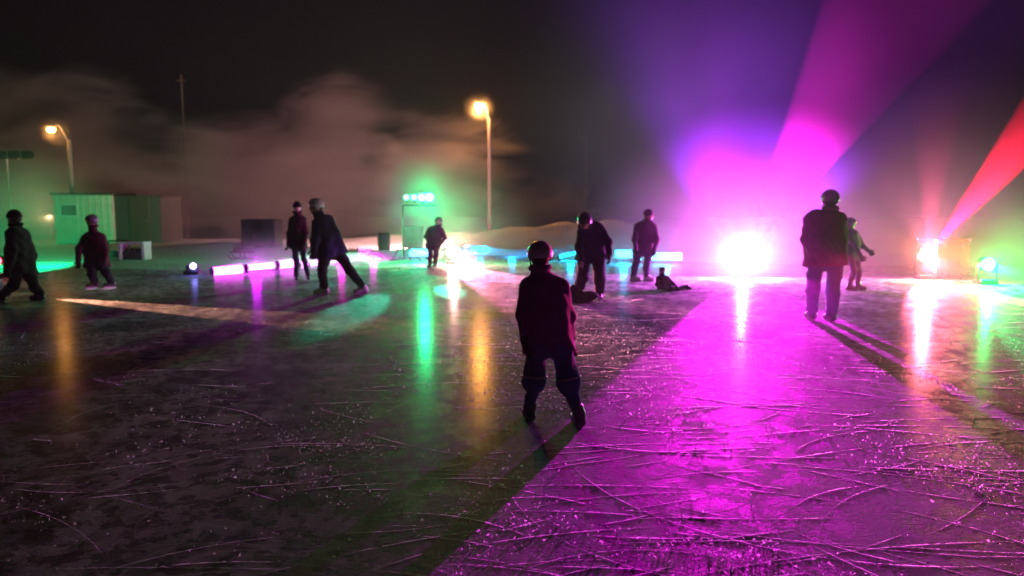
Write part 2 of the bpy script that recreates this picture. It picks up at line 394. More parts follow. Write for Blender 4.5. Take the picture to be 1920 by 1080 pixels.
# --- violet-magenta lamp
b = gnd(1392, 521); b.z = 0
pl, lc = stage_lamp(b, .47, (1, .3, 1), 60, 'blazing magenta stage lamp on the ice between the skaters, with a white-hot core', .2, (-.25, -1, 0))
low_beam(pl, lc, 1.65, 3.0, -8.6, (1, .0, .88), 50000 * P_, 10.9, .06, .04)
spot(pl, lc, (.35, 5.25, .8), (1, .02, .6), 1300 * P_, 22, .9, .03)
def up_beam(parent, lc, angle, toward, col, power, half, blend=.05):
    base = parent.location + lc
    dirv = Vector((math.sin(R(angle)), -toward, math.cos(R(angle))))
    spot(parent, lc, base + dirv * 10, col, power, half, blend, .015)
spot(pl, lc, (3.9, 9.5, 1.3), (1, .0, .8), 5000 * P_, 9, .9, .03)  # extra beam added to tint and rim the tall adult
spot(pl, lc, (.35, 5.25, .95), (1, .0, .45), 12000 * P_, 2.6, .5, .03)  # narrow beam added for the child's rim light
up_beam(pl, lc, 25, .25, (1, .0, .55), 260000 * P_, 13.5, .03)
up_beam(pl, lc, -20, .25, (.6, .0, .75), 30000 * P_, 13, .1)
up_beam(pl, lc, 3, .3, (.28, .0, 1), 42000 * P_, 50, .4)
point(pl, lc + Vector((0, -.02, .0)), (1, .1, 1), 6000 * P_, .05)
# --- warm white / rose lamp in the middle
b = gnd(850, 496); b.z = 0
wl, lc = stage_lamp(b, .33, (1, .75, .6), 60, 'white-hot rose stage lamp at the far side of the ice beside a skater', .18, (.1, -1, 0))
low_beam(wl, lc, 3.6, 4, -10, (1, .2, .4), 34000 * P_, 12.5, .2, .05)
spot(wl, lc, (3, 12, .3), (1, .4, .45), 700 * P_, 40, .6, .05)
sl, lc2 = stage_lamp(Vector((-2.6, 24.6, .1)), .3, (1, .5, .5), 20, 'added stage lamp turned away to wash the smoke, on the snow beyond the green lamps', .12, (-.35, 1, .15))
spot(sl, lc2, (-10, 38, 4.2), (1, .45, .45), 30000 * P_, 46, .8, .05)  # rose wash on the smoke, from an added lamp
point(wl, lc, (1, .45, .38), 700 * P_, .05)
# --- orange-pink lamp on the right, by the case
b = gnd(1733, 524); b.z = 0
ol, lc = stage_lamp(b, .52, (1, .7, .35), 40, 'orange-white stage lamp on the ice in front of the red case', .15, (-.3, -1, 0))
low_beam(ol, lc, 5.2, 5, -15, (1, .14, .24), 12000 * P_, 17, .12, .04)
up_beam(ol, lc, 31, .25, (1, .0, .04), 210000 * P_, 8.5, .03)
up_beam(ol, lc, -9, .3, (1, .04, .2), 11000 * P_, 9, .1)
up_beam(ol, lc, 0, .3, (.7, .12, .3), 2500 * P_, 50, .6)
point(ol, lc, (1, .22, .14), 1300 * P_, .05)
# --- green lamp far right
b = gnd(1848, 533); b.z = 0
gl, lc = stage_lamp(b, .4, (.06, 1, .3), 30, 'green stage lamp low on the ice at the far right', .13, (-.2, -1, 0))
low_beam(gl, lc, 5.5, 4.5, -13, (.02, 1, .22), 5000 * P_, 14.5, .1, .04)
low_beam(gl, lc, 9.8, 6, -11, (.01, 1, .25), 14000 * P_, 12, .1, .04)
spot(gl, lc, (.42, 5.25, .9), (1, .0, .28), 26000 * P_, 2.4, .5, .03)  # pink rim beam for the child, added to the green lamp
point(gl, lc, (.0, 1, .16), 1300 * P_, .05)

# --- lamps at the left edge
b = gnd(-14, 548); b.z = 0
yl, lc = stage_lamp(b, .24, (1, .6, .15), 25, 'yellow stage lamp low at the left edge behind the walking skater', .12, (.4, -1, 0))
spot(yl, lc, (-4.0, 10.6, 0), (1, .42, .25), 20000 * P_, 4.5, .2, .03)
b = gnd(-2, 520); b.z = 0
rl, lc = stage_lamp(b, .36, (1, .04, .06), 12, 'red stage lamp at the left edge above the yellow one', .1, (.3, -1, 0))
point(rl, lc, (1, .03, .05), 8 * P_, .05)
# --- small blue lamp at the end of the magenta tubes
b = gnd(362, 515); b.z = 0
bl, lc = stage_lamp(b, .2, (.25, .25, 1), 14, 'small blue stage lamp at the left end of the magenta light tubes', .075, (.6, -1, .0))
point(bl, lc + Vector((.05, -.05, 0)), (.25, .2, 1), 6 * P_, .05)
# green wash onto the snow heap on the left
b = gnd(40, 520); b.z = 0
gw, lc = stage_lamp(b, .3, (.1, 1, .5), 4, 'green stage lamp lighting the snow heap behind the walking skater', .1, (.3, .9, .3))
spot(gw, lc, (-14.0, 21.5, 1.1), (.0, 1, .3), 9000 * P_, 27, .4, .05)

# --- LED light tubes lying along the rink edge
def light_tube(a, bq, col, strength, label, group, r=.035, off=.12):
    a, bq = Vector(a), Vector(bq); c = (a + bq) / 2
    t = empty('light_tube', (c.x, c.y, 0), label, 'light tube', group)
    la, lb = a - t.location, bq - t.location; d = (lb - la).normalized()
    MB().cyl(la + d * .03, lb - d * .03, r, r, 16).build('diffuser', glow('tube_glow', col, strength), t, True)
    for e, s in ((la, 1), (lb, -1)):
        MB().cyl(e, e + d * s * .032, r * 1.1, r * 1.1, 16).build('end_cap', M['dark_plastic'], t, True)
        MB().box((e.x + d.x * s * .05, e.y + d.y * s * .05, (e.z - r) / 2), (.05, .09, max(.01, e.z - r)), .004).build('foot', M['black_metal'], t)
    return t
gm = 'magenta light tubes along the left edge of the rink'; gc = 'cyan light tubes along the far edge of the rink'
def tube_px(x0, y0, x1, y1, D0, D1, *a, **k): return light_tube(at(x0, y0, D0), at(x1, y1, D1), *a, **k)
MAG, CYA = (1, .07, 1), (.03, .55, 1)
tube_px(396, 510, 456, 504, 16.6, 17.1, MAG, 20, 'magenta light tube nearest the small blue lamp, leftmost of its row', gm, r=.095)
tube_px(461, 502, 515, 498, 17.2, 17.8, MAG, 18, 'magenta light tube second from the small blue lamp', gm, r=.07)
tube_px(519, 497, 552, 494, 17.9, 18.3, MAG, 18, 'short magenta light tube just left of the young skater in red', gm, r=.095)
tube_px(558, 497, 573, 497, 18.6, 19.0, MAG, 11, 'short magenta light tube seen between the legs of the young skater', gm, r=.095)
tube_px(577, 497, 592, 497, 19.1, 19.4, MAG, 10, 'short magenta light tube between the young skater and the striding skater', gm, r=.07)
tube_px(670, 470, 695, 470, 22.6, 22.8, (1, .02, .75), 5, 'dull magenta light tube set back behind the striding skater', gm, r=.07)
tube_px(766, 474, 804, 474, 21.5, 21.6, (.04, .55, 1), 9, 'cyan light tube beside the pair under the green lamps', gc, r=.1)
tube_px(870, 463, 918, 466, 24.4, 24.0, (.0, .5, 1), 3, 'dim cyan light tube just right of the rose lamp', gc, r=.06)
tube_px(1046, 482, 1080, 474, 20.9, 21.4, (.0, .6, 1), 3, 'dim cyan light tube between the helmeted child and the bending adult', gc, r=.05)
tube_px(1127, 476, 1143, 476, 20.4, 20.4, CYA, 9, 'short cyan light tube under the arm of the bending adult', gc, r=.09)
tube_px(1152, 476, 1187, 476, 20.3, 20.2, CYA, 9, 'cyan light tube between the two right-hand adults', gc, r=.1)
tube_px(1194, 482, 1204, 482, 20.1, 20.1, CYA, 9, 'tiny cyan light tube between the legs of the standing adult', gc, r=.09)
tube_px(1220, 481, 1280, 481, 19.9, 19.8, CYA, 10, 'bright cyan light tube above the child sitting on the ice', gc, r=.1)

# extra point lights added for the tubes' wash on the snow edge
def tube_wash(px, py, D, col, power):
    p = at(px, py, D); ld = bpy.data.lights.new('tube_wash_fill', 'POINT'); ld.color = col; ld.energy = power; ld.shadow_soft_size = .1
    o = bpy.data.objects.new('tube_wash_fill', ld); COL.objects.link(o); o.location = p
for a in ((640, 488, 19.8, (1, .0, .8), 90), (700, 480, 21.2, (1, 0, .8), 60), (480, 488, 17.3, (.7, 0, 1), 60), (900, 462, 23.9, (0, .4, 1), 60), (960, 474, 22.4, (0, .4, 1), 50), (1070, 478, 20.8, (0, .5, 1), 70), (1170, 482, 19.6, (0, .5, 1), 70), (1250, 488, 19.2, (0, .5, 1), 60)):
    tube_wash(*a)

# --- green four-lamp bar on its stand
b = gnd(757, 492); b.z = 0
D = b.y
gb = empty('light_stand', b, 'black lighting stand with four bright green lamps on a crossbar above the far ice', 'lighting stand')
top = at(790, 385, D) - b
MB().cyl((0, 0, .5), (0, 0, top.z), .02, .018, 12).cyl((0, 0, .1), (0, 0, .9), .028, .028, 12).build('pole', M['black_metal'], gb)
for k in range(3):
    a = k * 2.09 + .4
    MB().cyl((0, 0, .55), (.5 * math.cos(a), .5 * math.sin(a), .015), .013, n=8).build('leg', M['black_metal'], gb)
MB().box(((at(757, 383, D) - b).x / 2 + (at(815, 383, D) - b).x / 2, 0, top.z), ((at(815, 383, D) - at(757, 383, D)).x + .1, .04, .04), .005).build('crossbar', M['black_metal'], gb)
ggr = glow('green_lens', (.08, 1, .4), 14)
for k, (px, rr) in enumerate(((763, .07), (777, .07), (791, .1), (806, .115))):
    c = at(px, 370, D) - b; c.y = -.05
    can = MB().cyl(c + Vector((0, .2, 0)), c + Vector((0, -.02, 0)), rr * .7, rr, 20).box(c + Vector((0, .1, -rr - .03)), (.02, .03, .09)).build('lamp_can', M['black_metal'], gb, True)
    MB().cyl(c + Vector((0, -.022, 0)), c + Vector((0, -.03, 0)), rr * .92, rr * .92, 20).build('lens', ggr, can)
cg = at(795, 370, D) - b + Vector((0, -.15, 0))
spot(gb, cg, (-2.35, 11.3, 0), (.0, 1, .55), 12000 * P_, 3.1, .6, .05)
spot(gb, cg, (-1.15, 13.6, 0), (.0, 1, .62), 12000 * P_, 2.5, .5, .05)
spot(gb, cg, (-3.6, 14.5, 0), (.0, .8, 1), 3000 * P_, 2.0, .8, .05)
spot(gb, cg, (-.8, 4, 0), (.03, 1, .35), 250 * P_, 35, .6, .05)
point(gb, cg, (.0, 1, .25), 1900 * P_, .06)

# ------------------------------------------------------------------ street lamps
def street_lamp(px, py_base, D, lx, ly, py_top, label, power, strength=45):
    b = at(px, 400, D); b.z = 0
    t = empty('street_lamp', b, label, 'street lamp', 'street lamps beyond the rink')
    zt = at(px, py_top, D).z; l = at(lx, ly, D) - b
    MB().cyl((0, 0, -1), (0, 0, zt), .11, .08, 14).build('pole', M['concrete_pole'], t, True)
    MB().tube([(0, 0, zt - .1), (l.x * .15, -.05, zt + .08), (l.x * .5, -.2, l.z + .22), (l.x * .8, -.3, l.z + .2)], .024).build('arm', M['galv'], t)
    c = Vector((l.x, -.3, l.z + .15))
    MB().ball(c, .24, (1.1, .6, .35)).build('lamp_head', M['galv'], t, True)
    MB().ball(c + Vector((0, 0, -.14)), .15, (1.1, .9, .8)).build('lamp_glass', glow('sodium', (1, .42, .07), strength), t, True)
    point(t, c + Vector((0, -.05, -.42)), (1, .4, .12), power, .15)
    spot(t, c + Vector((0, -.05, -.42)), (b.x * .3, 7, 0), (1, .36, .05), power * 6, 14, .9, .15)
street_lamp(918, 400, 34, 899, 201, 222, 'tall street lamp glowing orange in the middle, on a pale pole', 450, 400)
street_lamp(138, 400, 31.5, 104, 245, 262, 'orange street lamp on the left, above the pale shed', 50, 70)
# small orange lamp over the snow on the left
b = at(94, 406, 40); zz = b.z; b.z = 0
t = empty('garden_lamp', b, 'small orange lamp on a low post beside the pale shed', 'lamp')
MB().cyl((0, 0, -1), (0, 0, zz - .06), .03, .025, 10).build('post', M['black_metal'], t)
MB().ball((0, 0, zz), .11, (1, 1, .8)).build('lamp_glass', glow('small_lamp', (1, .4, .08), 10), t, True)
MB().cyl((0, 0, zz + .08), (0, 0, zz + .14), .14, .04, 16).build('cap', M['black_metal'], t, True)
point(t, (0, -.25, zz), (1, .6, .3), 260, .08)
for px, D, ytop, lab in ((352, 40, 140, 'bare dark mast standing in the smoke left of the middle'), (1098, 42, 250, 'thin unlit mast behind the two adults on the right')):
    b = at(px, 400, D); b.z = 0; zt = at(px, ytop, D).z
    t = empty('mast', b, lab, 'mast'); MB().cyl((0, 0, -1.5), (0, 0, zt), .08, .05, 10).build('pole', M['dark_wood'], t, True)
    MB().box((0, 0, zt - .3), (.5, .06, .06)).build('crossarm', M['dark_wood'], t)
# unlit floodlight mast at the far left
b = at(20, 400, 34); b.z = 0; zt = at(20, 290, 34).z
t = empty('floodlight_mast', b, 'unlit floodlight mast with a dark row of lamps at the far left', 'floodlight mast')
MB().cyl((0, 0, -1), (0, 0, zt), .07, .05, 10).build('pole', M['galv'], t, True)
MB().box((.1, 0, zt), (2.3, .08, .08)).build('crossarm', M['black_metal'], t)
for k in range(4): MB().box((-.8 + k * .6, -.1, zt - .02), (.46, .2, .36), .02).build('floodlight', M['black_metal'], t)

# ------------------------------------------------------------------ shed
def shed():
    D = 30.0
    a = at(105, 450, D); c = at(214, 450, D)
    w = (c - a).x; h = at(105, 366, D).z
    t = empty('shed', ((a.x + c.x) / 2, D, 0), 'pale flat-roofed shed with a dark side wall behind the skater in red', 'shed')
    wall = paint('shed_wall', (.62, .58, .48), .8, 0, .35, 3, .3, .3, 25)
    dark = paint('shed_side_shade', (.05, .045, .045), .8, 0, .3, 3, .3, .3, 25)  # shade of the side face put into a dark colour
    MB().box((0, .9, h / 2), (w, 1.8, h)).build('wall', wall, t)
    r = MB().box((.0, .9, h + .05), (w + .14, 1.95, .1), .01).build('roof', M['dark_wood'], t)
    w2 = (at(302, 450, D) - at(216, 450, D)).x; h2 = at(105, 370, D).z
    MB().box((w / 2 + w2 / 2 + .01, 1.1, h2 / 2), (w2, 1.9, h2)).build('side_wall', dark, t)
    MB().box((w / 2 + w2 / 2 + .06, 1.1, h2 + .04), (w2 + .1, 2.0, .07), .01).build('side_roof', M['dark_wood'], t)
    d = MB().box((w / 2 + w2 * .55, .14, .95), (.8, .05, 1.75), .01).build('door', M['dark_wood'], t)
    MB().ball((w / 2 + w2 * .55 + .3, .1, .95), .035, sub=1).build('handle', M['steel'], d)
    wi = MB().box((-.55, -.02, 1.35), (.7, .05, .5), .01).build('window', M['white_wood'], t)
    MB().box((-.55, -.05, 1.35), (.6, .02, .4)).build('pane', M['dark_plastic'], wi)
    # cladding battens on the pale wall
    mb = MB()
    for k in range(9): mb.box((-w / 2 + w * (k + .5) / 9, -.012, h / 2), (.04, .02, h - .02))
    mb.build('batten', wall, t)
shed()
# street-side things by the shed
# ------------------------------------------------------------------ white framed table and bench, crates, speakers
b = gnd(254, 489); b.z = 0
t = empty('table', b, 'small white framed table behind the skater in red', 'table')
w = .74; h = at(254, 455, b.y).z
MB().box((0, 0, h), (w, .45, .06), .01).build('table_top', M['white_wood'], t)
for s in (-1, 1):
    MB().box((s * (w / 2 - .045), 0, (h - .03) / 2), (.09, .42, h - .03), .01).build('leg', M['white_wood'], t)
MB().box((0, .12, h * .62), (w - .18, .04, .1), .01).build('apron', M['white_wood'], t)
cb = MB().box((0, -.02, .13), (.5, .34, .26), .02)
for s in (-1, 1): cb.box((s * .12, -.02, .3), (.06, .3, .1), .01)
o = cb.build('crate', M['dark_plastic']); o.location = b; tag(o, 'dark plastic crate standing under the white framed table', 'crate')
b = gnd(217, 487); b.z = 0; h = at(217, 452, b.y).z
t = empty('bench', b, 'long low dark bench just left of the white framed table', 'bench')
MB().box((0.05, 0, h), (.8, .32, .05), .01).build('seat', M['dark_wood'], t)
for s in (-1, 1): MB().box((.05 + s * .3, 0, h / 2 - .012), (.06, .28, h - .03), .01).build('leg', M['dark_wood'], t)
MB().box((0, 0, .16), (.34, .25, .2), .03).build('shelf_box', M['dark_plastic'], t)

def speaker(px, py_base, wpx, ytop, label, mat=None, dn=0, D=None):
    b = gnd(px, py_base); b.z = 0
    if D: b = at(px, 450, D); b.z = 0
    w = wpx / FPX * b.y; h = at(px, ytop, b.y).z
    z0 = float(snow_h(np.array(b.x), np.array(b.y))); z0 = max(0, z0)
    t = empty('loudspeaker', (b.x, b.y, z0), label, 'loudspeaker', 'loudspeakers behind the rink edge')
    MB().box((0, 0, h / 2), (w, w * .8, h), .03).build('cabinet', mat or M['dark_plastic'], t)
    for z, r in ((.34, .3), (.76, .17)):
        c = MB().cyl((0, -w * .4 - .001, h * z), (0, -w * .4 - .02, h * z), w * r, w * r, 24).build('cone_ring', M['rubber'], t, True)
        MB().ball((0, -w * .4 - .02, h * z), w * r * .4, (1, .4, 1)).build('dust_cap', M['black_metal'], c, True)
speaker(492, 480, 62, 428, 'broad dark loudspeaker in the smoke left of the young skater', D=23.5)
speaker(775, 478, 36, 440, 'blue-lit loudspeaker left of the pair under the green lamps', D=22.8)
b = at(720, 470, 25); z0 = float(snow_h(np.array(b.x), np.array(b.y)))
t = empty('barrel', (b.x, b.y, z0), 'dark round barrel beyond the striding skater', 'barrel')
hh = at(720, 438, 25).z - z0
MB().cyl((0, 0, 0), (0, 0, hh), .2, .21, 20).cyl((0, 0, hh * .33), (0, 0, hh * .36), .22, .22, 20).cyl((0, 0, hh * .66), (0, 0, hh * .69), .22, .22, 20).build('drum', M['dark_plastic'], t, True)
MB().cyl((0, 0, hh), (0, 0, hh + .02), .2, .19, 20).build('lid', M['black_metal'], t)
b = at(455, 480, 21); z0 = float(snow_h(np.array(b.x), np.array(b.y)))
t = empty('sledge', (b.x, b.y, z0), 'low dark sledge heaped up behind the magenta light tubes', 'sledge')
MB().box((0, 0, .2), (.62, .35, .05), .02).ball((0, 0, .26), .25, (1.1, .6, .35)).build('seat', M['dark_wood'], t, True)
for s in (-1, 1):
    MB().tube([(-.36, s * .16, .12), (-.28, s * .16, .02), (.36, s * .16, .02)], .018).box((0, s * .16, .1), (.05, .03, .16)).build('runner', M['steel'], t)

# red-lit wheeled case on the right
def flight_case():
    b = gnd(1765, 522); b.z = 0
    t = empty('wheeled_case', b, 'orange-red wheeled equipment case beside the orange lamp', 'equipment case', rz=.15)
    w, d, h = .78, .6, at(1765, 446, b.y).z
    MB().box((0, 0, .14 + (h - .14) * .42), (w, d, (h - .14) * .84), .02).build('case_body', M['orange_case'], t)
    MB().box((0, 0, .14 + (h - .14) * .925), (w, d, (h - .14) * .14), .02).build('lid', M['orange_case'], t)
    for sx in (-1, 1):
        for sy in (-1, 1):
            for z in (.17, h - .03): MB().ball((sx * (w / 2 - .01), sy * (d / 2 - .01), z), .045, sub=2).build('corner_cap', M['steel'], t, True)
            wh = MB().cyl((sx * (w / 2 - .1) - .02, sy * (d / 2 - .1), .05), (sx * (w / 2 - .1) + .02, sy * (d / 2 - .1), .05), .05, n=16).build('caster', M['rubber'], t, True)
            MB().box((sx * (w / 2 - .1), sy * (d / 2 - .1), .115), (.06, .05, .05), .004).build('fork', M['steel'], wh)
        MB().box((sx * (w / 2 + .003), 0, h * .55), (.012, .16, .1), .003).build('handle', M['steel'], t)
    for sx in (-1, 1):
        MB().box((sx * .22, -d / 2 - .008, .14 + (h - .14) * .82), (.07, .02, .1), .004).build('latch', M['steel'], t)
    MB().box((0, -d / 2 - .004, h * .4), (.3, .012, .2), .003).build('vent_panel', M['dark_plastic'], t)
flight_case()

# ------------------------------------------------------------------ signed-distance modelling of people
def v3(*a): return np.array(a, float)
def surface_net(fn, lo, hi, h):
    lo, hi = np.array(lo, float), np.array(hi, float); n = np.ceil((hi - lo) / h).astype(int) + 1
    ax = [lo[i] + h * np.arange(n[i]) for i in range(3)]
    Pg = np.stack(np.meshgrid(*ax, indexing='ij'), -1).astype(np.float32)
    val = fn(Pg)
    s = val < 0
    nx, ny, nz = n
    acc = np.zeros((nx - 1, ny - 1, nz - 1, 3)); cnt = np.zeros((nx - 1, ny - 1, nz - 1))
    for axis in range(3):
        a = [slice(None)] * 3; b = [slice(None)] * 3; a[axis] = slice(0, -1); b[axis] = slice(1, None)
        va, vb = val[tuple(a)], val[tuple(b)]; cr = (s[tuple(a)] != s[tuple(b)])
        t = np.where(cr, va / np.where(np.abs(va - vb) < 1e-12, 1, va - vb), 0)
        p = Pg[tuple(a)].astype(float).copy(); p[..., axis] += t * h
        o1, o2 = [i for i in range(3) if i != axis]
        for i in (0, 1):
            for j in (0, 1):
                sl = [slice(None)] * 3; sl[o1] = slice(i, n[o1] - 1 + i); sl[o2] = slice(j, n[o2] - 1 + j)
                c = cr[tuple(sl)]; acc[c] += p[tuple(sl)][c]; cnt[c] += 1
    act = cnt > 0; idx = -np.ones(act.shape, int); idx[act] = np.arange(act.sum())
    V = acc[act] / cnt[act][:, None]
    F = []
    for axis in range(3):
        o1, o2 = [(1, 2), (2, 0), (0, 1)][axis]
        a = [slice(None)] * 3; b = [slice(None)] * 3; a[axis] = slice(0, -1); b[axis] = slice(1, None)
        sa, sb = s[tuple(a)], s[tuple(b)]; cr = sa != sb
        I = np.argwhere(cr); I = I[(I[:, o1] > 0) & (I[:, o2] > 0) & (I[:, o1] < n[o1] - 1) & (I[:, o2] < n[o2] - 1)]
        if not len(I): continue
        def cell(d1, d2):
            J = I.copy(); J[:, o1] -= d1; J[:, o2] -= d2; return idx[J[:, 0], J[:, 1], J[:, 2]]
        q = np.stack([cell(1, 1), cell(0, 1), cell(0, 0), cell(1, 0)], -1)
        fl = sa[I[:, 0], I[:, 1], I[:, 2]]
        q = np.where(fl[:, None], q, q[:, ::-1]); F.append(q)
    return V, np.concatenate(F)
def cap(P, a, b, ra, rb):
    a, b = np.array(a, float), np.array(b, float); ab = b - a
    t = np.clip(((P - a) @ ab) / max(1e-9, ab @ ab), 0, 1)
    return np.linalg.norm(P - a - t[..., None] * ab, axis=-1) - (ra + (rb - ra) * t)
def ell(P, c, r):
    r = np.array(r, float); k = np.linalg.norm((P - np.array(c)) / r, axis=-1); return (k - 1) * r.min()
def rell(P, c, r, Rm):
    return ell((P - np.array(c)) @ Rm, (0, 0, 0), r)
def smin(a, b, k):
    h = np.clip(.5 + .5 * (b - a) / k, 0, 1); return b + (a - b) * h - k * h * (1 - h)
def blend(ds, k):
    d = ds[0]
    for e in ds[1:]: d = smin(d, e, k)
    return d
def folds(P, amp, seed=0, f=1.0):
    x, y, z = P[..., 0], P[..., 1], P[..., 2]
    w = np.sin(7 * f * x + 2.3 * seed + 3 * z) + np.sin(6 * f * y + seed)
    return amp * (np.sin(24 * f * z + 5 * w + seed) * .6 + np.sin(17 * f * x + 19 * f * z + 2 * w) * .4 + .35 * np.sin(61 * f * x + 43 * f * z - 37 * f * y))
def frame(fwd, up=(0, 0, 1)):
    f = np.array(fwd, float); f /= np.linalg.norm(f); u = np.array(up, float); r = np.cross(f, u); r /= np.linalg.norm(r); u = np.cross(r, f)
    return np.stack([r, f, u], 1)       # columns: right, forward, up
def sdf_obj(name, fn, pts, pad, h, mat, parent):
    pts = np.array(pts); V, F = surface_net(fn, pts.min(0) - pad, pts.max(0) + pad, h)
    return meshobj(name, V, F, mat, parent, smooth=True)

def hand(P, w, e, side_vec, k):
    """palm plus five fingers, slightly curled; w wrist, e elbow"""
    d = w - e; d /= np.linalg.norm(d); s = side_vec - d * (side_vec @ d); s /= np.linalg.norm(s); nrm = np.cross(d, s)
    r = .0125 * k
    ds = [cap(P, w, w + d * .045 * k, .026 * k, .03 * k), cap(P, w + d * .05 * k - s * .022 * k, w + d * .085 * k - s * .024 * k, .017 * k, .014 * k), cap(P, w + d * .05 * k + s * .022 * k, w + d * .085 * k + s * .022 * k, .018 * k, .014 * k)]
    pd = blend(ds, .02 * k)
    for i, (o, L_) in enumerate(((-.033, .062), (-.011, .075), (.011, .08), (.033, .072))):
        a = w + d * .088 * k + s * o * k; m_ = a + (d * .75 + nrm * .35) * L_ * .5 * k + s * o * .15 * k; t = m_ + (d * .45 + nrm * .8) * L_ * .5 * k
        pd = smin(pd, np.minimum(cap(P, a, m_, r, r * .95), cap(P, m_, t, r * .95, r * .8)), .006 * k)
    a = w + d * .03 * k + s * .03 * k; m_ = a + (d * .6 + s * .8) * .04 * k; t = m_ + (d * .9 + s * .2 + nrm * .3) * .035 * k
    pd = smin(pd, np.minimum(cap(P, a, m_, r * 1.15, r * 1.05), cap(P, m_, t, r * 1.05, r * .9)), .008 * k)
    return pd

def make_person(label, D, j, face, k, cloths, hat='helmet', hatmat=None, h=.017, group=None, skirt=0.0, bulk=1.0, look_z=-.05, legw=1.0, kneepads=False, calf=1.0):
    """j: joints as (px, py, dy): pixel in the photograph and depth offset from D. k: body scale (1 = adult)."""
    base = at((j['aL'][0] + j['aR'][0]) / 2, 500, D); base.z = 0
    root = empty('person', base, label, 'person', group)
    b0 = np.array(base)
    J = {n: np.array(at(p[0], p[1], D + p[2])) - b0 for n, p in j.items()}
    for n in ('aL', 'aR'): J[n][2] = max(J[n][2], .115 * k)
    jk, tr, gv, bt = cloths
    Fh = frame((face[0], face[1], look_z)); hc = J['head']; up = Fh[:, 2]; fw = Fh[:, 1]; rt = Fh[:, 0]
    neck = (J['sL'] + J['sR']) / 2; pel = (J['hL'] + J['hR']) / 2; mid = (neck + pel) / 2
    def body(P):
        d = rell(P, hc, (.078 * k, .098 * k, .115 * k), Fh)
        d = smin(d, rell(P, hc - up * .055 * k + fw * .028 * k, (.058 * k, .066 * k, .06 * k), Fh), .03 * k)       # jaw
        d = smin(d, cap(P, hc + fw * .097 * k + up * .005 * k, hc + fw * .118 * k - up * .028 * k, .009 * k, .015 * k), .014 * k)   # nose
        d = smin(d, cap(P, hc + fw * .082 * k - up * .062 * k - rt * .02 * k, hc + fw * .082 * k - up * .062 * k + rt * .02 * k, .011 * k, .011 * k), .012 * k)   # mouth
        d = smin(d, cap(P, hc + fw * .088 * k + up * .028 * k - rt * .035 * k, hc + fw * .088 * k + up * .028 * k + rt * .035 * k, .01 * k, .01 * k), .016 * k)   # brow
        for s in (-1, 1):
            d = smin(d, rell(P, hc + rt * s * .08 * k - up * .01 * k, (.012 * k, .022 * k, .032 * k), Fh), .01 * k)   # ear
            d = np.maximum(d, -(np.linalg.norm(P - (hc + fw * .103 * k + up * .008 * k + rt * s * .032 * k), axis=-1) - .015 * k))   # eye socket
            d = np.minimum(d, np.linalg.norm(P - (hc + fw * .084 * k + up * .008 * k + rt * s * .032 * k), axis=-1) - .0125 * k)
        ds = [cap(P, hc - up * .07 * k, neck, .055 * k, .06 * k), cap(P, neck, mid, .085 * k, .09 * k), cap(P, mid, pel, .09 * k, .085 * k)]
        for a, b, c in (('sL', 'eL', 'wL'), ('sR', 'eR', 'wR')):
            ds += [cap(P, neck, J[a], .06 * k, .055 * k), cap(P, J[a], J[b], .05 * k, .038 * k), cap(P, J[b], J[c], .038 * k, .026 * k), cap(P, J[c], J[c] + (J[c] - J[b]) / np.linalg.norm(J[c] - J[b]) * .05 * k, .026 * k, .022 * k)]
        for a, b, c in (('hL', 'kL', 'aL'), ('hR', 'kR', 'aR')):
            ds += [cap(P, J[a], J[b], .062 * k, .045 * k), cap(P, J[b], J[c], .045 * k, .034 * k)]
        return smin(d, blend(ds, .03 * k), .025 * k)
    allp = list(J.values())
    sdf_obj('body', body, allp, .2 * k, h, M['skin'], root)
    # jacket: two-sided torso, sleeves, collar, loose hem
    tdir = (pel - neck); tdir /= np.linalg.norm(tdir)
    hem = pel + tdir * (.06 + skirt) * k
    sw = (J['sR'] - J['sL']); hw = (J['hR'] - J['hL'])
    front = np.array([face[0], face[1], 0.0]); front /= np.linalg.norm(front)
    def jacket(P):
        B = bulk
        nL, nR = neck - sw * .28, neck + sw * .28
        mL, mR = mid - (sw + hw) * .17, mid + (sw + hw) * .17
        qL, qR = pel - hw * .5, pel + hw * .5
        hL2, hR2 = hem - hw * .6, hem + hw * .6
        ds = [cap(P, nL, mL, .115 * k * B, .14 * k * B), cap(P, nR, mR, .115 * k * B, .14 * k * B), cap(P, mL, qL, .14 * k * B, .135 * k * B), cap(P, mR, qR, .14 * k * B, .135 * k * B), cap(P, qL, hL2, .135 * k * B, .14 * k * B), cap(P, qR, hR2, .135 * k * B, .14 * k * B),
              cap(P, neck, hc - up * .1 * k, .09 * k, .085 * k), cap(P, neck, mid, .12 * k, .135 * k), cap(P, mid, pel, .135 * k, .13 * k)]
        for a, b, c in (('sL', 'eL', 'wL'), ('sR', 'eR', 'wR')):
            ds += [cap(P, J[a], J[b], .075 * k * B, .064 * k * B), cap(P, J[b], J[c], .064 * k * B, .05 * k * B)]
        d = blend(ds, .045 * k) + folds(P, .0075 * k, int(D * 3) % 7, 1 / k)
        # hem welt, then cut
        hd = (P - hem) @ tdir
        nearT = np.linalg.norm((P - hem) - hd[..., None] * tdir, axis=-1) < .34 * k
        cut = np.where(nearT & (np.linalg.norm(P - J['wL'], axis=-1) > .14 * k) & (np.linalg.norm(P - J['wR'], axis=-1) > .14 * k), hd, -1)
        d = np.maximum(d, cut)
        return np.maximum(d, (P - (hc - up * .085 * k)) @ up)
    jo = sdf_obj('jacket', jacket, [J[n] for n in ('head', 'sL', 'sR', 'eL', 'eR', 'wL', 'wR', 'hL', 'hR')] + [hem], .24 * k, h, jk, root)
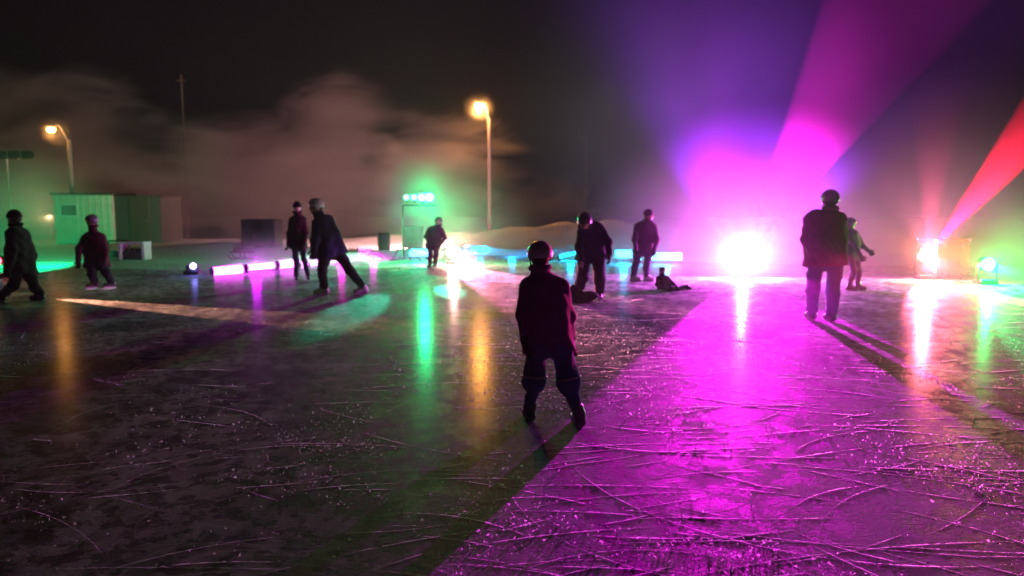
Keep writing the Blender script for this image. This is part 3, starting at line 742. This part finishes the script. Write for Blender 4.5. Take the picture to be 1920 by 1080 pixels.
    # hood lump / collar roll
    def collar(P):
        c = hc - up * .105 * k - fw * .02 * k
        q = (P - c) @ Fh; ring = np.hypot(np.hypot(q[..., 0], q[..., 1] * 1.05) - .088 * k, q[..., 2] * .8) - .026 * k
        return ring + folds(P, .003 * k, 2, 2)
    sdf_obj('collar', collar, [hc - up * .1 * k], .17 * k, h * .8, jk, jo)
    def trousers(P):
        ds = [cap(P, J['hL'], J['hR'], .13 * k, .13 * k)]
        for a, b, c in (('hL', 'kL', 'aL'), ('hR', 'kR', 'aR')):
            ds += [cap(P, J[a], J[b], .112 * k * legw, .088 * k * legw), cap(P, J[b], J[c] + (J[b] - J[c]) * .05, .088 * k * legw * (calf + 1) / 2, .078 * k * legw * calf)]
            if kneepads:
                ds.append(cap(P, J[b] + (J[a] - J[b]) * .25, J[b] - (J[b] - J[c]) * .02, .105 * k * legw, .125 * k * legw))
        return blend(ds, .03 * k) + folds(P, .008 * k, 3, 1.1 / k)
    sdf_obj('trousers', trousers, [J[n] for n in ('hL', 'hR', 'kL', 'kR', 'aL', 'aR')], .2 * k, h, tr, root)
    for w_, e_, s in (('wL', 'eL', 1), ('wR', 'eR', -1)):
        g = sdf_obj('glove', lambda P: np.minimum(hand(P, J[w_], J[e_], front + np.array([0, 0, .2]), 1.12 * k), np.maximum(cap(P, J[w_] - (J[w_] - J[e_]) / np.linalg.norm(J[w_] - J[e_]) * .03 * k, J[w_] + (J[w_] - J[e_]) / np.linalg.norm(J[w_] - J[e_]) * .02 * k, .047 * k, .04 * k), -1)), [J[w_], J[w_] + (J[w_] - J[e_]) / np.linalg.norm(J[w_] - J[e_]) * .16 * k], .09 * k, .0068 * max(k, .8), gv, root)
    # skates
    k0 = k
    for n in ('L', 'R'):
        a, kn = J['a' + n], J['k' + n]; k = k0 * 1.14
        tx, ty = j.get('toe' + n, (0, 0, 0))[:2] if False else TOES.get((label, n), (face[0], face[1]))
        fd = np.array([tx, ty, 0.0]); fd /= np.linalg.norm(fd); lift = max(0, a[2] - .115 * k)
        sole = a[2] - .085 * k
        ft = np.array([a[0], a[1], sole + .03 * k]) 
        def boot(P):
            ds = [cap(P, a + (kn - a) * .18, a, .056 * k, .05 * k), cap(P, a, ft - fd * .03 * k, .05 * k, .043 * k), cap(P, ft - fd * .03 * k, ft + fd * .14 * k, .042 * k, .036 * k), cap(P, a + fd * .02 * k, ft + fd * .09 * k, .045 * k, .036 * k)]
            d = blend(ds, .025 * k)
            q = (P - ft) @ np.cross(fd, [0, 0, 1])
            return np.maximum(d, (sole - .005 * k) - P[..., 2])
        sk = sdf_obj('skate', boot, [a + (kn - a) * .2, ft + fd * .18 * k, ft - fd * .08 * k], .07 * k, .009 * max(k, .8), bt, root)
        ang = math.atan2(fd[1], fd[0]); rot = Matrix.Rotation(ang, 3, 'Z')
        c = Vector(ft) + Vector(fd) * .055 * k; zb = sole - .05 * k
        mb = MB(); mb.box((c.x, c.y, (zb + sole) / 2 + .012 * k), (.2 * k, .014 * k, .03 * k), .003, rot)
        for o in (-.09, .09): mb.box((c.x + fd[0] * o * k, c.y + fd[1] * o * k, sole - .005 * k), (.04 * k, .03 * k, .03 * k), .004, rot)
        mb.build('blade_holder', M['holder'], sk)
        V = []; prof = [(-.14, .016), (-.14, .008), (-.12, 0), (.13, 0), (.15, .012), (.152, .024), (.12, .022), (-.12, .022)]
        sd = np.cross(fd, [0, 0, 1])
        for s in (-1, 1):
            for u, z in prof: V.append(np.array([c.x, c.y, zb - .004 * k]) + fd * u * k + np.array([0, 0, z * k]) + sd * s * .0022)
        n_ = len(prof); F = [tuple(range(n_))[::-1], tuple(range(n_, 2 * n_))] + [(i, (i + 1) % n_, (i + 1) % n_ + n_, i + n_) for i in range(n_)]
        meshobj('blade', V, F, M['blade'], sk)
    k = k0
    # headgear
    if hat == 'helmet':
        def hel(P):
            q = (P - hc) @ Fh
            o = ell(q, (0, -.008 * k, .03 * k), (.118 * k, .142 * k, .122 * k)); i = ell(q, (0, -.008 * k, .03 * k), (.1 * k, .124 * k, .104 * k))
            for s in (-1, 0, 1):     # vent channels
                o = np.maximum(o, -(np.abs(q[..., 0] - s * .045 * k) - .007 * k + 100 * (np.abs(q[..., 1]) > .075 * k) + 100 * (q[..., 2] < .11 * k)) * 1.0 if False else o)
            d = np.maximum(o, -i)
            cutz = -.012 * k + .055 * k * np.clip((q[..., 1] - .03 * k) / (.1 * k), 0, 1) - .035 * k * (np.abs(q[..., 1]) < .045 * k) 
            return np.maximum(d, cutz - q[..., 2])
        he = sdf_obj('helmet', hel, [hc], .17 * k, .0085 * k if k < .8 else .011, hatmat, root)
        Vs = MB()
        pts = [hc + rt * .105 * k - up * .0 * k, hc + rt * .075 * k - up * .09 * k + fw * .04 * k, hc - up * .125 * k + fw * .06 * k, hc - rt * .075 * k - up * .09 * k + fw * .04 * k, hc - rt * .105 * k]
        Vs.tube([Vector(p) for p in pts], .006 * k); Vs.build('chin_strap', M['rubber'], he)
    elif hat == 'beanie':
        def bn(P):
            q = (P - hc) @ Fh
            d = ell(q, (0, -.012 * k, .03 * k), (.098 * k, .12 * k, .115 * k)); d = np.maximum(d, .018 * k - q[..., 2])
            rim = np.hypot(np.hypot(q[..., 0] * 1.15, q[..., 1] + .01 * k) - .104 * k, (q[..., 2] - .03 * k) * .6) - .016 * k
            return smin(d, rim, .01 * k) + .0015 * np.sin(q[..., 2] * 400)
        sdf_obj('knit_cap', bn, [hc], .16 * k, .009, hatmat, root)
    if hat in ('beanie', 'hair', 'helmet'):
        def hr(P):
            q = (P - hc) @ Fh
            d = ell(q, (0, -.022 * k, .018 * k), (.09 * k, .104 * k, .118 * k))
            d = np.maximum(d, -np.minimum(.0, 1) + ((q[..., 1] - .045 * k)) * 1.0)
            d = np.maximum(d, -.085 * k - q[..., 2])
            return d + .003 * np.sin(q[..., 0] * 260) * np.sin(q[..., 2] * 60)
        sdf_obj('hair', hr, [hc], .15 * k, .011, M['hair'], root)
    if kneepads:      # pale band round the bottom of each shorts leg
        for a, b, c in (('hL', 'kL', 'aL'), ('hR', 'kR', 'aR')):
            ax = (J[b] - J[a]) / np.linalg.norm(J[b] - J[a]); p0 = J[b] - ax * .03 * k
            def band(P):
                u = (P - p0) @ ax; rr = np.linalg.norm((P - p0) - u[..., None] * ax, axis=-1)
                return np.maximum(np.abs(rr - .122 * k) - .008 * k, np.abs(u) - .013 * k)
            sdf_obj('reflective_band', band, [p0], .16 * k, .007, M['band'], root)
    return root
TOES = {}

def C(name, col, **k): return cloth(name, col, **k)
jchild = C('child_jacket', (.26, .05, .3)); tchild = C('child_shorts', (.14, .15, .42)); jbig = C('adult_jacket', (.42, .05, .2))
jchild.node_tree.nodes['Principled BSDF'].inputs['Sheen Weight'].default_value = .7
navy = C('navy_cloth', (.018, .022, .06)); black = C('black_cloth', (.008, .007, .01)); wine = C('wine_cloth', (.07, .008, .025)); red = C('red_cloth', (.32, .015, .03))
grey = C('grey_cloth', (.1, .1, .12)); plum = C('plum_cloth', (.06, .012, .05)); blue = C('blue_cloth', (.03, .06, .2)); glove = C('glove_cloth', (.02, .02, .024))
bootm = paint('boot_leather', (.03, .03, .035), .4); bootg = paint('boot_grey', (.14, .14, .16), .4); bootw = paint('boot_pale', (.5, .5, .52), .45)
hdim = paint('helmet_dim', (.14, .13, .14), .35, 0, .1, 6, 0, .5); hwhite = paint('helmet_pale', (.55, .52, .52), .3, 0, .05, 6, 0, .5); hblack = paint('helmet_dark', (.03, .03, .035), .3, 0, .1, 6, 0, .5); hgrey = paint('helmet_grey', (.8, .77, .8), .3, 0, .1, 6, 0, .5)

# 1 child in front, seen from behind, legs apart
L1 = 'child in a grey helmet standing on skates with back turned, nearest to the camera'
make_person(L1, 5.25, dict(head=(1012, 481, 0), sL=(986, 536, 0), sR=(1054, 536, 0), eL=(979, 592, -.03), eR=(1068, 590, .05), wL=(984, 640, -.06), wR=(1070, 638, .04),
    hL=(1006, 648, 0), hR=(1052, 648, 0), kL=(1002, 712, -.03), kR=(1066, 716, -.05), aL=(993, 775, .03), aR=(1086, 787, -.12)), (-.25, 1), .74, (jchild, tchild, glove, bootg), 'helmet', hgrey, .0105, bulk=.86, legw=1.0, kneepads=True, skirt=.0, calf=.68)
# 2 adult at the left edge walking left
make_person('adult in dark jacket and knit cap striding left at the left edge', 12.0, dict(head=(26, 409, 0), sL=(22, 438, -.15), sR=(44, 440, .15), eL=(22, 472, -.25), eR=(60, 478, .2), wL=(16, 502, -.3), wR=(56, 510, .2),
    hL=(30, 500, -.08), hR=(48, 500, .08), kL=(26, 535, -.08), kR=(64, 536, .1), aL=(4, 566, -.05), aR=(76, 564, .12)), (-1, .15), .98, (black, black, glove, bootm), 'beanie', black, .018, bulk=1.1, legw=.95, skirt=.05)
# 3 skater in dark red, crouching
make_person('stooping skater in a dark red jacket in front of the green-lit snow', 13.6, dict(head=(172, 415, 0), sL=(160, 446, 0), sR=(192, 446, .05), eL=(148, 466, -.1), eR=(198, 472, 0), wL=(147, 490, -.25), wR=(196, 492, -.15),
    hL=(172, 496, .05), hR=(192, 496, .05), kL=(172, 514, -.3), kR=(198, 510, -.1), aL=(178, 529, .02), aR=(210, 528, .2)), (-.5, -.8), .84, (wine, black, glove, bootm), 'helmet', hdim, .017, bulk=1.08)
# 4 young skater
make_person('slim young skater in dark red beside the leaning adult, hands low', 15.0, dict(head=(557, 389, 0), sL=(547, 412, 0), sR=(570, 412, 0), eL=(542, 436, 0), eR=(574, 438, -.05), wL=(540, 457, -.1), wR=(570, 460, -.1),
    hL=(552, 458, 0), hR=(566, 458, 0), kL=(555, 488, -.05), kR=(570, 488, 0), aL=(556, 517, 0), aR=(578, 516, .05)), (.3, -1), .86, (wine, navy, glove, bootm), 'beanie', black, .017, bulk=.82, legw=.72)
# 5 adult leaning and striding
make_person('adult in a navy jacket and pale helmet pushing off with one leg stretched back', 13.0, dict(head=(592, 388, 0), sL=(594, 420, -.15), sR=(618, 414, .15), eL=(590, 452, -.3), eR=(606, 452, .35), wL=(588, 470, -.45), wR=(596, 470, .2),
    hL=(612, 474, -.08), hR=(634, 472, .1), kL=(604, 506, -.15), kR=(656, 508, .1), aL=(608, 541, 0), aR=(682, 539, .12)), (-.8, -.5), 1.0, (navy, black, glove, bootw), 'helmet', hgrey, .017, bulk=1.12, skirt=.02, legw=.95)
# 6 skater near the rose lamp
make_person('distant skater with raised elbows just left of the rose lamp', 18.6, dict(head=(822, 415, 0), sL=(805, 430, 0), sR=(828, 430, 0), eL=(798, 444, -.05), eR=(834, 446, -.05), wL=(805, 456, -.2), wR=(826, 458, -.2),
    hL=(806, 460, 0), hR=(818, 460, 0), kL=(807, 478, 0), kR=(818, 478, -.05), aL=(806, 495, 0), aR=(816, 494, .05)), (-.2, -1), .84, (plum, plum, glove, bootm), 'helmet', hdim, .02, bulk=.9, legw=.85)
# 7 adult bending
make_person('adult in dark clothes bending forward, helmet bowed, left of the cyan tubes', 12.3, dict(head=(1096, 416, -.3), sL=(1092, 428, -.12), sR=(1124, 428, -.05), eL=(1085, 462, -.25), eR=(1140, 452, -.1), wL=(1090, 490, -.4), wR=(1142, 478, -.2),
    hL=(1096, 478, .1), hR=(1122, 478, .1), kL=(1092, 520, 0), kR=(1124, 520, -.05), aL=(1082, 555, .05), aR=(1124, 560, 0)), (-.1, -1), 1.0, (navy, navy, glove, bootm), 'helmet', hdim, .017, bulk=.98, legw=1.1, look_z=-.7)
# crumpled coat by its feet
def coat(P): return blend([ell(P, (-.05, 0, .07), (.2, .14, .12)), ell(P, (.1, .05, .08), (.17, .12, .09)), ell(P, (-.15, -.04, .16), (.1, .1, .12))], .05) + folds(P, .016, 4, 1.2)
b = gnd(1090, 566); b.z = -.004
o = sdf_obj('coat', coat, [(0, 0, .06)], .3, .014, black, None); o.location = b; tag(o, 'dark crumpled coat lying on the ice at the feet of the bending adult', 'coat')
# 8 adult standing
make_person('adult in a violet-dark jacket standing between the cyan tubes, head turned towards the magenta lamp', 15.2, dict(head=(1216, 404, 0), sL=(1194, 424, 0), sR=(1226, 424, 0), eL=(1190, 450, -.15), eR=(1232, 450, -.1), wL=(1192, 470, -.3), wR=(1226, 472, -.25),
    hL=(1198, 470, 0), hR=(1216, 470, 0), kL=(1190, 502, -.1), kR=(1212, 504, -.05), aL=(1187, 533, 0), aR=(1212, 536, .05)), (.8, -.5), .92, (plum, navy, glove, bootw), 'beanie', plum, .018, bulk=.92, legw=.85)
# 9 child sitting on the ice
make_person('small child sitting on the ice under the bright cyan tube', 13.8, dict(head=(1242, 508, 0), sL=(1234, 522, -.05), sR=(1252, 522, .05), eL=(1232, 534, -.15), eR=(1262, 532, .05), wL=(1242, 540, -.3), wR=(1272, 541, .0),
    hL=(1240, 543, .0), hR=(1254, 543, .08), kL=(1258, 540, -.3), kR=(1272, 541, -.1), aL=(1268, 547, -.2), aR=(1288, 545, .0)), (.6, -.8), .52, (plum, navy, glove, bootm), 'helmet', hdim, .012, bulk=1.05, legw=.85)
# 10 big adult right
make_person('tall adult in a helmet standing with back turned right of the magenta lamp', 10.0, dict(head=(1556, 376, 0), sL=(1518, 410, 0), sR=(1576, 410, 0), eL=(1512, 448, 0), eR=(1580, 452, .1), wL=(1516, 484, .15), wR=(1574, 480, .3),
    hL=(1530, 490, 0), hR=(1566, 490, 0), kL=(1524, 545, -.05), kR=(1562, 548, 0), aL=(1522, 592, .1), aR=(1558, 602, -.05)), (-.1, 1), .98, (jbig, tchild, glove, bootm), 'helmet', hdim, .015, bulk=1.1, legw=1.0)
# 11 child behind
make_person('child skating bent forward behind the tall adult, right side', 13.6, dict(head=(1594, 420, .1), sL=(1590, 440, -.08), sR=(1606, 440, .08), eL=(1604, 462, -.2), eR=(1618, 462, .15), wL=(1614, 480, -.3), wR=(1628, 470, .2),
    hL=(1592, 478, -.05), hR=(1604, 478, .06), kL=(1602, 506, -.05), kR=(1610, 508, .08), aL=(1592, 541, 0), aR=(1608, 538, .08)), (.9, -.3), .8, (plum, navy, glove, bootm), 'helmet', hdim, .016, bulk=.85, legw=.8)
